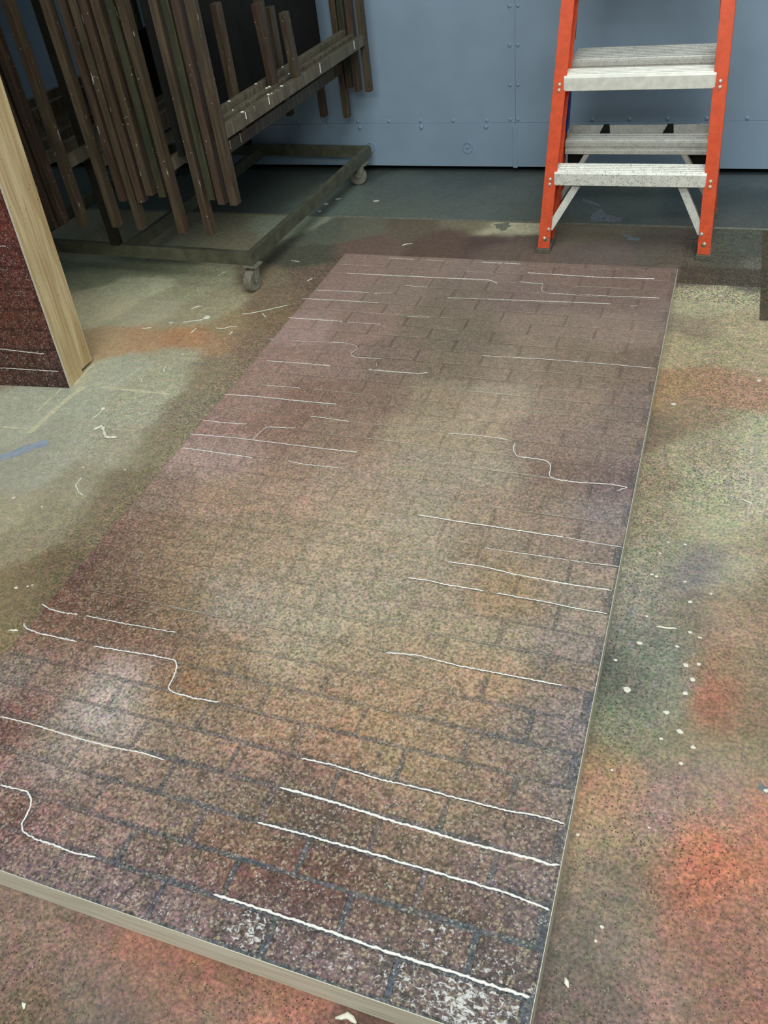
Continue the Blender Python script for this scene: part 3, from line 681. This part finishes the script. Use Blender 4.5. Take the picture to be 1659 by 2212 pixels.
def build_panel():
    p = empty('brick_flat', (0, 0, 0), 'scenic flat painted as brownish brickwork lying on the workshop floor', 'stage flat')
    # frame boards on edge
    th = 0.02
    z1 = PT - 0.0085
    MB().box(-PW, 0, 0, th, 0, z1).build('edge_board', M['edge_wood'], p, 0.001)
    MB().box(-PW, 0, PL - th, PL, 0, z1).build('edge_board', M['edge_wood'], p, 0.001)
    MB().box(-th, 0, th + .0005, PL - th - .0005, 0, z1).build('edge_board', M['edge_wood'], p, 0.001)
    MB().box(-PW, -PW + th, th + .0005, PL - th - .0005, 0, z1).build('edge_board', M['edge_wood'], p, 0.001)
    MB().box(-PW, 0, 0, PL, z1 + .0002, PT - 0.0032).build('plywood_face', M['edge_wood'], p)
    # mortar skin: grid that carries the mortar paint
    xs, ys = np.linspace(-PW + .001, -.001, 62), np.linspace(0.001, PL - .001, 122)
    X, Y = np.meshgrid(xs, ys)
    x, y = X.ravel(), Y.ravel()
    dx = x + 0.02 * vnoise(x, y, 12, 21)
    dy = y + 0.02 * vnoise(x, y, 12, 22)
    c = shepard(dx, dy, PANEL, 0.075)
    slate = linarr((84, 91, 100))[None, :]
    m = np.clip(0.95 - 0.95 * sstep(y, 0.05, 0.8), 0, 1) * (0.5 + 0.5 * sstep(x, -1.1, -0.45))
    m = np.maximum(m, 0.6 * sstep(x, -0.45, -0.08) * (1 - sstep(y, 0.6, 1.3)))
    m = np.maximum(m, 0.8 * sstep(x, -0.04, -0.005) * (1 - sstep(y, 1.2, 1.9)))
    m = (m * (0.85 + 0.25 * vnoise(x, y, 8, 23) + 0.25 * vnoise(x, y, 25, 24))).clip(0, 1)[:, None]
    c = c * (1 - m) + slate * m
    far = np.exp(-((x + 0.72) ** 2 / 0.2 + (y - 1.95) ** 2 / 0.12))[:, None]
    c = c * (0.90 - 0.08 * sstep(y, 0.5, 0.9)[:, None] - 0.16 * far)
    grit = np.clip(1.0 - 0.34 * y, 0.3, 1)
    nx, ny = len(xs), len(ys)
    idx = np.arange(nx * ny).reshape(ny, nx)
    F = np.stack([idx[:-1, :-1], idx[:-1, 1:], idx[1:, 1:], idx[1:, :-1]], -1).reshape(-1, 4)
    me = bpy.data.meshes.new('mortar_skin')
    me.from_pydata(np.c_[x, y, np.full_like(x, PT - 0.0022)].tolist(), [], F.tolist())
    paint_attr(me, np.c_[c, 0.25 * panel_white(x, y)], grit)
    me.materials.append(M['mortar'])
    link_mesh('mortar_skin', me, p)
    rg = random.Random(3)
    for (k, x0, x1, y0, y1) in brick_cells(PW, PL):
        amp = max(0.25, 1.0 - 0.42 * y0)
        tint = 1 + amp * rg.uniform(-0.09, 0.09)
        hue = np.array([1 + amp * rg.uniform(-.05, .05), 1.0, 1 + amp * rg.uniform(-.05, .05)])
        def colfn(x, y):
            c = shepard(x, y, PANEL, 0.06) * tint * hue[None, :]
            return np.c_[c, panel_white(x, y)], np.clip(1.0 - 0.34 * y, 0.3, 1)
        me = brick_mesh('brick', x0, x1, y0, y1, PT - 0.0024, PT - 0.0006, colfn, M['brick'], gap=0.0047 - 0.0017 * min(1.0, max(0.0, (y0 - 0.35) / 0.5)), gapy=0.0047 - 0.0022 * min(1.0, max(0.0, (y0 - 0.35) / 0.5)), rg=rg)
        link_mesh('brick', me, p)
    # white ragged cords stuck along the joints
    for i, (r, pts) in enumerate(CORDS):
        vs, fs = rope([(q[0], q[1], PT - 0.0012) for q in pts], (r * 0.74 if r > 2.5 else r * 0.80) * 0.001, 6, 100 + i)
        MB().add(vs, fs).build('white_cord', M['cord'], p, smooth=True)
    # thinner remnants of the same cord in the other courses
    for i in range(40):
        k = rg.randint(9, 34)
        yy = k * PITCH + rg.uniform(-.002, .002)
        L = rg.uniform(0.08, 0.32)
        xx = rg.uniform(-1.18, -0.05 - L)
        pts = [(xx + L * s / 5, yy + rg.uniform(-.0012, .0012), PT - 0.0014) for s in range(6)]
        vs, fs = rope(pts, rg.uniform(0.0004, 0.0006), 5, 300 + i, step=0.012)
        MB().add(vs, fs).build('cord_remnant', M['faint'], p, smooth=True)
    return p

# ------------------------------------------------------------------ second flat standing at the left
def build_standing_flat():
    rz = math.radians(6.0)
    lean = math.radians(4.3)
    root = empty('red_brick_flat', (-1.850, 1.476, 0.0), 'dark red brick-painted flat with bare pine edge standing upright', 'stage flat', rz=rz)
    root.rotation_euler = (-lean, 0, rz)
    W, H = 1.22, 2.44
    # local: x to the left negative, y depth, z up
    MB().box(-W, 0, 0.010, 0.094, 0.0, 0.04).build('bottom_board', M['pine'], root, 0.001)
    MB().box(-0.04, 0, 0.010, 0.094, 0.0405, H).build('side_board', M['pine'], root, 0.0015)
    MB().box(-W, -W + 0.04, 0.010, 0.094, 0.0405, H).build('side_board', M['pine'], root, 0.0015)
    MB().box(-0.04, -0.0012, 0.0945, 0.166, 0.022, H - 0.1).build('back_board', M['pine'], root, 0.003)
    MB().box(-W, -W + 0.04, 0.0945, 0.166, 0.022, H - 0.1).build('back_board', M['pine'], root, 0.003)
    MB().box(-W, 0, 0.003, 0.0098, 0.001, H).build('plywood_face', M['edge_wood'], root)
    def place(me):
        # meshes are made flat (x, y, height) and stood up here
        a = np.zeros(len(me.vertices) * 3, np.float32)
        me.vertices.foreach_get('co', a)
        a = a.reshape(-1, 3)
        b = np.c_[a[:, 0], 0.003 - a[:, 2], a[:, 1] + 0.001]
        me.vertices.foreach_set('co', b.astype(np.float32).ravel())
        me.update()
    RED = np.array([(-0.05, 0.02, 60, 46, 58), (-0.2, 0.02, 72, 48, 46), (-0.4, 0.02, 70, 44, 40), (-0.1, 0.10, 84, 48, 42), (-0.3, 0.10, 86, 46, 40), (-0.1, 0.25, 92, 46, 42),
                    (-0.3, 0.3, 100, 44, 40), (-0.1, 0.42, 86, 46, 48), (-0.3, 0.42, 90, 42, 42), (-0.08, 0.55, 104, 38, 36), (-0.3, 0.6, 108, 40, 38), (-0.2, 0.75, 92, 52, 48), (-0.5, 0.9, 96, 50, 44), (-0.9, 0.4, 92, 44, 40), (-0.6, 1.6, 96, 48, 44), (-0.5, 2.2, 92, 46, 44)], float)
    xs, ys = np.linspace(-W + .001, -.001, 40), np.linspace(0.001, H - .002, 80)
    X, Y = np.meshgrid(xs, ys)
    x, y = X.ravel(), Y.ravel()
    RED[:, 2:5] = RED[:, 2:5].mean(1)[:, None] + (RED[:, 2:5] - RED[:, 2:5].mean(1)[:, None]) * 0.85 + np.array([10.0, 8.0, 2.0])
    c = shepard(x, y, RED, 0.16) * 0.7
    idx = np.arange(40 * 80).reshape(80, 40)
    F = np.stack([idx[:-1, :-1], idx[:-1, 1:], idx[1:, 1:], idx[1:, :-1]], -1).reshape(-1, 4)
    me = bpy.data.meshes.new('mortar_skin')
    me.from_pydata(np.c_[x, y, np.full_like(x, 0.0006)].tolist(), [], F.tolist())
    paint_attr(me, np.c_[c, np.zeros(len(c))], np.full(len(c), 0.8))
    place(me)
    me.materials.append(M['red_brick'])
    link_mesh('mortar_skin', me, root)
    rg = random.Random(9)
    for (k, x0, x1, y0, y1) in brick_cells(W, H):
        t = rg.uniform(0.8, 1.15)
        def colfn(x, y):
            return np.c_[shepard(x, y, RED, 0.12) * t, np.full(len(x), 0.12)], np.full(len(x), 1.0)
        me = brick_mesh('brick', x0, x1, y0, y1, 0.0004, 0.0022, colfn, M['red_brick'], gap=0.0045, rg=rg)
        place(me)
        link_mesh('brick', me, root)
    for i, (r, pts) in enumerate([(1.6, [(-0.6, 0.1372), (-0.35, 0.139), (-0.2, 0.137), (-0.12, 0.130), (-0.05, 0.124)]), (1.5, [(-0.7, 0.069), (-0.4, 0.069), (-0.2, 0.067), (-0.02, 0.062)]), (1.0, [(-0.6, 0.481), (-0.3, 0.481), (-0.05, 0.480)]), (0.8, [(-0.5, 0.343), (-0.2, 0.343)])]):
        vs, fs = rope([(q[0], q[1], 0.0012) for q in pts], r * 0.001, 6, 700 + i)
        vs = [(v[0], 0.003 - v[2], v[1] + 0.001) for v in vs]
        MB().add(vs, fs).build('white_cord', M['cord'], root, smooth=True)
    return root

# ------------------------------------------------------------------ rolling rack
def rot2(x, y, a):
    return (x * math.cos(a) - y * math.sin(a), x * math.sin(a) + y * math.cos(a))

def build_rack():
    a = math.radians(-2.0)
    ox, oy = -1.517, 2.246            # near right corner
    r = empty('rolling_rack', (ox, oy, 0), 'low steel rolling rack carrying the dark wooden frames by the wall', 'rack')
    W, L = 1.13, 1.205
    z0, z1, t = 0.096, 0.146, 0.022
    def rail(x0, x1, y0, y1, name='base_rail'):
        p = []
        for z in (z0, z1):
            for (x, y) in ((x0, y0), (x1, y0), (x1, y1), (x0, y1)):
                q = rot2(x, y, a)
                p.append((q[0], q[1], z))
        return MB().hexa(p).build(name, M['steel'], r, 0.0015)
    rail(-W, 0, 0, t)
    rail(-W, 0, L - t, L)
    rail(-t, 0, t + .0005, L - t - .0005)
    rail(-W, -W + t, t + .0005, L - t - .0005)
    rail(-0.585, -0.585 + t, t + .0005, L - t - .0005)
    # posts and hanging arms
    px = -2.131 - ox
    q = rot2(-0.61, 0.5 * t, a)
    for yy in (2.272 - oy, 3.452 - oy):
        MB().box(px - 0.019, px + 0.019, yy - 0.014, yy + 0.016, z1 - 0.001, 1.70).build('post', M['post'], r, 0.002)
    MB().box(px - 0.015, px + 0.015, 2.289 - oy, 3.437 - oy, 1.64, 1.68).build('top_beam', M['post'], r, 0.002)
    for yy in (2.45 - oy, 3.10 - oy):
        MB().box(-2.75 - ox, -1.38 - ox, yy - 0.015, yy + 0.015, 1.681, 1.711).build('hanging_arm', M['post'], r, 0.002)
    # casters
    for (cx_, cy_, ang) in ((-0.012, 0.012, 1.45), (-0.012, L - 0.10, 0.25), (-W + 0.03, 0.03, 0.8), (-W + 0.03, L - 0.06, 0.4)):
        qx, qy = rot2(cx_, cy_, a)
        d = Vector((math.cos(ang), math.sin(ang), 0))           # trailing direction
        s = Vector((-d.y, d.x, 0))
        c = Vector((qx, qy, 0)) + d * 0.0
        hub = Vector((qx, qy, 0.040)) + Vector((d.x, d.y, 0)) * -0.022
        cs = MB().box(qx - 0.03, qx + 0.03, qy - 0.025, qy + 0.03, z0 - 0.005, z0 - 0.0002).build('caster', M['caster_metal'], r, 0.001)
        f = MB()
        for sg in (-1, 1):
            f.bar(hub + s * 0.022 * sg, Vector((qx, qy, z0 - 0.006)) + s * 0.022 * sg, 0.003, 0.026, side=s)
        f.cyl(hub - s * 0.025, hub + s * 0.025, 0.006, 12)
        f.bar(Vector((qx, qy, z0 - 0.008)) - s * 0.018, Vector((qx, qy, z0 - 0.008)) + s * 0.018, 0.03, 0.004, side=d)
        f.build('caster_fork', M['caster_metal'], cs, 0.0006)
        MB().lathe(hub, s, [(0.006, -0.015), (0.034, -0.017), (0.040, -0.012), (0.040, 0.012), (0.034, 0.017), (0.006, 0.015)], 28).build('wheel', M['caster_rubber'], cs, smooth=False)
    return r

FRAMES = [ # x, leg bottom z, wood, stubs [(y, height, tilt)]
    (-1.431, 0.398, 'frame_wood', [(2.690, 0.215, 0.02)]),
    (-1.476, 0.400, 'frame_wood_red', [(2.585, 0.26, 0.02)]),
    (-1.512, 0.415, 'frame_wood_green', [(2.66, 0.29, 0.01)]),
    (-1.550, 0.290, 'frame_wood', [(2.42, 0.40, 0.0), (2.80, 0.32, 0.0)]),
    (-1.664, 0.294, 'frame_wood', []),
    (-1.702, 0.420, 'frame_wood_green', [(2.50, 0.24, 0.0)]),
    (-1.757, 0.425, 'frame_wood', [(2.75, 0.26, 0.0)]),
    (-1.797, 0.400, 'frame_wood_red', []),
    (-1.834, 0.300, 'frame_wood', []),
    (-1.871, 0.402, 'frame_wood_red', []),
    (-1.940, 0.306, 'frame_wood', []),
    (-2.085, 0.300, 'frame_wood', []),
    (-2.180, 0.308, 'frame_wood_red', []),
    (-2.224, 0.292, 'frame_wood', []),
    (-2.280, 0.314, 'frame_wood', []),
    (-2.345, 0.400, 'frame_wood_red', []),  # from this one on, mostly hidden frames added to cut light under the rack
    (-2.410, 0.300, 'frame_wood', []),
    (-2.475, 0.400, 'frame_wood', []),
    (-2.540, 0.300, 'frame_wood_green', []),
]
ORD = ['outermost', 'second', 'third', 'fourth', 'fifth', 'sixth', 'seventh', 'eighth', 'ninth', 'tenth', 'eleventh', 'twelfth', 'thirteenth', 'fourteenth', 'fifteenth', 'sixteenth (added to cut light)', 'seventeenth (added to cut light)', 'eighteenth (added to cut light)', 'nineteenth (added to cut light)']
def build_frames():
    for i, (x, zb, wood, stubs) in enumerate(FRAMES):
        rg = random.Random(40 + i)
        hi = 'short-legged' if zb > 0.35 else 'long-legged'
        if i == 0: lab = 'outermost paint-dripped wooden frame on the rack, nearest the ladder'
        else: lab = '%s brown wooden frame, %s counting from the ladder side of the rack' % (hi, ORD[i])
        f = empty('wooden_frame', (x, 2.08, zb), lab, 'wooden frame', 'wooden frames hanging on the rolling rack')
        m = M[wood]
        H = 1.79 - zb
        yl = 1.31
        sw, sd = 0.027, 0.035
        rz0 = 0.205                      # bottom rail above the leg ends
        zt = 1.7115 - zb                 # hanging rail rests on the arms
        for y0 in (0.0, yl):
            tx = rg.uniform(-.004, .004)
            MB().hexa([(-sw / 2 + tx, y0 - sd / 2, 0), (sw / 2 + tx, y0 - sd / 2, 0), (sw / 2 + tx, y0 + sd / 2, 0), (-sw / 2 + tx, y0 + sd / 2, 0),
                       (-sw / 2, y0 - sd / 2, H), (sw / 2, y0 - sd / 2, H), (sw / 2, y0 + sd / 2, H), (-sw / 2, y0 + sd / 2, H)]).build('stile', m, f, 0.0015)
        drop = -0.018 if i == 0 else rg.uniform(-0.02, 0.005)
        MB().hexa([(-0.011, sd / 2, rz0), (0.013, sd / 2, rz0), (0.013, yl - sd / 2, rz0 + drop), (-0.011, yl - sd / 2, rz0 + drop),
                   (-0.011, sd / 2, rz0 + 0.04), (0.013, sd / 2, rz0 + 0.04), (0.013, yl - sd / 2, rz0 + 0.04 + drop), (-0.011, yl - sd / 2, rz0 + 0.04 + drop)]).build('bottom_rail', M['rail_wood'], f, 0.0015)
        MB().box(-0.011, 0.011, sd / 2, yl - sd / 2, zt, zt + 0.04).build('top_rail', m, f, 0.0015)
        for (sy, sh, tl) in stubs:
            y0 = sy - 2.08
            zz = rz0 + 0.040 + drop * (y0 + 0.018) / yl
            MB().hexa([(-0.012, y0 - 0.02, zz), (0.012, y0 - 0.02, zz), (0.012, y0 + 0.02, zz), (-0.012, y0 + 0.02, zz),
                       (-0.012, y0 - 0.02 - tl, zz + sh), (0.012, y0 - 0.02 - tl, zz + sh), (0.012, y0 + 0.02 - tl, zz + sh), (-0.012, y0 + 0.02 - tl, zz + sh)]).build('short_upright', m, f, 0.0015)
        if i in (0, 3):
            # white paint drips down the bottom rail
            for yy in ((0.16, 0.34, 0.80, 1.17) if i == 0 else (0.14, 0.22, 0.30)):
                zz = rz0 + 0.041 + drop * yy / yl
                L = rg.uniform(0.02, 0.034)
                MB().bar((0.0138, yy, zz - L), (0.0138, yy + 0.001, zz + 0.0005), 0.005, 0.0016, side=(0, 1, 0)).build('paint_drip', M['cord'], f, 0.0006)
        if i in (0, 1, 2):
            for k in range(5):
                yy = rg.uniform(0.08, 0.75)
                zz = rz0 + 0.040 + drop * yy / yl
                MB().dome((rg.uniform(-.004, .004), yy, zz), (0, 0, 1), rg.uniform(.003, .007), 0.003, 9, 3).build('paint_blob', M['cord'], f, smooth=True)
    b = MB().box(-1.632, -1.614, 2.115, 3.355, 0.5395, 1.67).build('black_board', M['black'], None, 0.001)
    tag(b, 'tall black board standing between the wooden frames, behind their short uprights', 'board')
    b = MB().box(-1.966, -1.948, 2.20, 3.25, 0.556, 0.84).build('black_board', M['black'], None, 0.001)
    tag(b, 'low black board resting on a rail deep inside the frame rack', 'board')

# ------------------------------------------------------------------ orange step ladder
def build_ladder():
    X0, Y0 = -0.2145, 2.675
    r = empty('step_ladder', (X0, Y0, 0), 'orange fibreglass step ladder with paint-flecked aluminium steps by the wall', 'ladder')
    sl = 0.185           # lean of the front rails (y per z)
    H = 1.75
    def hw(z): return 0.311 - 0.048 * z          # outer half width of the front at height z
    fw, dp, t = 0.044, 0.098, 0.006
    zb = 0.018
    for s in (-1, 1):
        m = MB()
        def pt(xi, yo, z): return (s * (hw(z) - xi), sl * z + yo, z)
        def strip(xa, xb, ya, yb):
            m.hexa([pt(xa, ya, zb), pt(xb, ya, zb), pt(xb, yb, zb), pt(xa, yb, zb), pt(xa, ya, H), pt(xb, ya, H), pt(xb, yb, H), pt(xa, yb, H)])
        strip(0, fw, 0, t)
        strip(0, t, t, dp - t)
        strip(0, fw, dp - t, dp)
        rail = m.build('front_rail', M['orange'], r, 0.0012)
        # rubber foot
        c = s * (hw(0) - fw / 2)
        ft = MB().box(c - 0.026, c + 0.026, -0.004, dp + 0.006, 0.0, 0.0175)
        ft.box(c - s * 0.006 - 0.008, c - s * 0.006 + 0.008, t + 0.002, dp - t - 0.002, 0.0175, 0.055)
        ft.build('rubber_foot', M['rubber'], r, 0.002)
        # rivets on the front flange
        for z in (0.245, 0.262, 0.549, 0.566, 0.055):
            xo = 0.5 * fw if z != 0.055 else 0.5 * fw
            MB().dome((s * (hw(z) - xo), sl * z - 0.0005, z), (0, -1, sl), 0.0065, 0.0045, 12, 3).build('rivet', M['rivet'], rail, smooth=True)
    # front steps: folded tread with front apron
    def step(zt, name='step'):
        w = hw(zt) - 0.036
        y0 = sl * zt - 0.004
        pr = [(y0, zt - 0.048), (y0 - 0.004, zt - 0.046), (y0 - 0.004, zt - 0.006), (y0 + 0.002, zt)]
        k = 5
        for i in range(k):
            ya = y0 + 0.006 + i * 0.017
            pr += [(ya, zt), (ya + 0.002, zt + 0.0035), (ya + 0.009, zt + 0.0035), (ya + 0.012, zt)]
        ye = y0 + 0.092
        pr += [(ye, zt), (ye + 0.003, zt - 0.003), (ye + 0.003, zt - 0.026), (ye, zt - 0.026), (ye, zt - 0.006), (y0 + 0.003, zt - 0.006), (y0 + 0.003, zt - 0.048)]
        return MB().sweep(pr, -w, w).build(name, M['alu'], r, 0)
    for zt in (0.288, 0.592, 0.897, 1.2, 1.5): step(zt)
    # braces from the feet of the front rails to the first step
    for s in (-1, 1):
        MB().bar((s * 0.272, 0.030, 0.085), (s * 0.165, sl * 0.288 + 0.045, 0.262), 0.020, 0.026, side=(0, 1, 0)).build('front_brace', M['alu_dull'], r, 0.001)
        MB().dome((s * 0.272, 0.015, 0.088), (0, -1, 0), 0.007, 0.004, 12, 3).build('rivet', M['rivet'], r, smooth=True)
    # rear section
    RX, RY, rs = -0.010, 0.445, -0.185
    def rhw(z): return 0.322 - 0.066 * z
    for s in (-1, 1):
        m = MB()
        def pt(xi, yo, z): return (RX + s * (rhw(z) - xi), RY + rs * z + yo, z)
        def strip(xa, xb, ya, yb):
            m.hexa([pt(xa, ya, zb), pt(xb, ya, zb), pt(xb, yb, zb), pt(xa, yb, zb), pt(xa, ya, H), pt(xb, ya, H), pt(xb, yb, H), pt(xa, yb, H)])
        strip(0, 0.036, -t, 0)
        strip(0, t, -0.05, -t)
        strip(0, 0.036, -0.056, -0.05)
        rr = m.build('rear_rail', M['orange'], r, 0.0012)
        c = RX + s * (rhw(0) - 0.018)
        MB().box(c - 0.022, c + 0.022, RY - 0.06, RY + 0.004, 0.0, 0.0175).build('rubber_foot', M['rubber'], r, 0.002)
        if s < 0:
            for za, zc in ((0.34, 0.58), (0.66, 0.95)):
                q = [pt(0.036, -0.05, za), pt(0.042, -0.05, za), pt(0.042, -0.006, za), pt(0.036, -0.006, za), pt(0.036, -0.05, zc), pt(0.042, -0.05, zc), pt(0.042, -0.006, zc), pt(0.036, -0.006, zc)]
                MB().hexa(q).build('label_strip', M['blue_label'], rr)
    for zt in (0.306, 0.600, 0.9, 1.2):
        yf = RY + rs * zt - 0.062
        w = rhw(zt) - 0.040
        pr = [(yf, zt - 0.048), (yf - 0.003, zt - 0.046), (yf - 0.003, zt - 0.034), (yf + 0.002, zt - 0.030), (yf + 0.002, zt - 0.022), (yf - 0.003, zt - 0.018), (yf - 0.003, zt - 0.004), (yf + 0.001, zt)]
        deep = zt > 0.5
        for i in range(8 if deep else 4):
            ya = yf + 0.006 + i * 0.021
            pr += [(ya, zt), (ya + 0.002, zt + 0.0045), (ya + 0.011, zt + 0.0045), (ya + 0.013, zt)]
        yb = yf + (0.178 if deep else 0.095)
        if deep:
            pr += [(yb, zt), (yb, zt - 0.03), (yb - 0.004, zt - 0.03)]
        else:
            pr += [(yb, zt), (yb, zt + 0.030), (yb + 0.004, zt + 0.030), (yb + 0.004, zt - 0.03), (yb, zt - 0.03)]
        pr += [(yb - (0.004 if deep else 0), zt - 0.006), (yf + 0.004, zt - 0.006), (yf + 0.004, zt - 0.048)]
        st = MB().sweep(pr, RX - w, RX + w).build('rear_step', M['alu_dull'], r, 0)
        if zt == 0.306:
            for xx in (-0.135, 0.10):
                MB().add([(xx - .022, yb - .005, zt + .001), (xx + .018, yb - .005, zt + .001), (xx + .014, yb - .005, zt + .034), (xx - .006, yb - .005, zt + .034),
                          (xx - .022, yb - .0005, zt + .001), (xx + .018, yb - .0005, zt + .001), (xx + .014, yb - .0005, zt + .034), (xx - .006, yb - .0005, zt + .034)],
                         [(0, 1, 2, 3), (4, 7, 6, 5), (0, 4, 5, 1), (1, 5, 6, 2), (2, 6, 7, 3), (3, 7, 4, 0)]).build('black_clip', M['black_plastic'], st)
            for s in (-1, 1):
                MB().bar((RX + s * 0.175, yf + 0.01, zt - 0.042), (RX + s * (rhw(0.06) - 0.03), RY + rs * 0.06 - 0.03, 0.06), 0.022, 0.018, side=(0, 1, 0)).build('rear_brace', M['alu_dull'], r, 0.001)
                xa, xb = RX + s * (w - 0.002), RX + s * (w - 0.13)
                g = MB()
                yy = yf + 0.055
                g.add([(xa, yy, zt - .032), (xb, yy, zt - .032), (xa, yy, zt - .14), (xa, yy + .006, zt - .032), (xb, yy + .006, zt - .032), (xa, yy + .006, zt - .14)],
                      [(0, 1, 2), (3, 5, 4), (0, 3, 4, 1), (1, 4, 5, 2), (2, 5, 3, 0)])
                g.build('black_gusset', M['black_plastic'], r)
    # ladder top cap joining both sections
    MB().box(-0.25, 0.25, sl * H - 0.02, sl * H + 0.16, H - 0.001, H + 0.03).build('top_cap', M['orange'], r, 0.006)
    return r

# ------------------------------------------------------------------ scraps lying about
SCRAP_LABELS = {
    'tail': 'cream scrap with a round blob at one end, left of the brick flat',
    'a': 'short cream scrap just above the round-blobbed scrap',
    'b': 'small cream scrap nearest the foot of the pine edge, above the orange stain',
    'c': 'long thin cream strand reaching to the left edge of the brick flat',
    'd': 'tiny cream sliver beside the long thin strand',
    'e': 'thin wavy cream scrap on the orange stain near the brick flat',
    'f': 'short bent cream scrap just below the round-blobbed scrap',
    'g': 'tiny cream scrap below the thin wavy scrap on the orange stain',
    'h': 'small upright curved cream scrap above the pale painted line',
    'i': 'tiny hooked cream scrap just above the pale painted line',
    'j': 'thin cream scrap with small blob above the thick squiggle',
    'k': 'thick zigzag cream squiggle on the floor left of the brick flat',
    'l': 'thin C-shaped cream curl near the left picture edge',
    'm': 'cream scrap left of the near rack caster',
    'n': 'small cream scrap between the near caster and the brick flat corner',
    'o': 'small cream scrap on dark floor right of the rack corner',
    'p': 'cream scrap lying just beyond the far end of the brick flat',
    'q': 'short cream scrap at the left picture edge beside the brick flat',
    'r': 'small cream scrap on the reddish floor at bottom left',
    's': 'curled cream scrap at the bottom edge in front of the brick flat',
    't': 'small ragged cream scrap on the floor at bottom right',
    'u': 'thin cream strand among the paint drops on the right',
    'v': 'faint curved cream strand on the pale floor at right',
}
def build_scraps():
    for i, (n, r, pts, blob) in enumerate(SCRAPS):
        o = Vector((pts[0][0], pts[0][1], 0.0))
        b = MB()
        vs, fs = rope([(p[0] - o.x, p[1] - o.y, 0.0) for p in pts], r * 0.0015, 7, 500 + i, step=0.006, flat=0.5, wob=0.0015)
        b.add(vs, fs)
        if blob:
            b.dome((pts[-1][0] - o.x, pts[-1][1] - o.y, 0), (0, 0, 1), blob * 0.0021, 0.005, 12, 3)
        zmin = min(v[2] for v in b.v)
        b.v = [(v[0], v[1], v[2] - zmin + 0.0003) for v in b.v]
        ob = b.build('cream_scrap', M['cream'], None, smooth=True)
        ob.location = o
        tag(ob, SCRAP_LABELS[n], 'scrap', 'cream scraps scattered on the floor')

build_floor()
build_wall()
build_panel()
build_ladder()
build_standing_flat()
build_rack()
build_frames()
build_scraps()
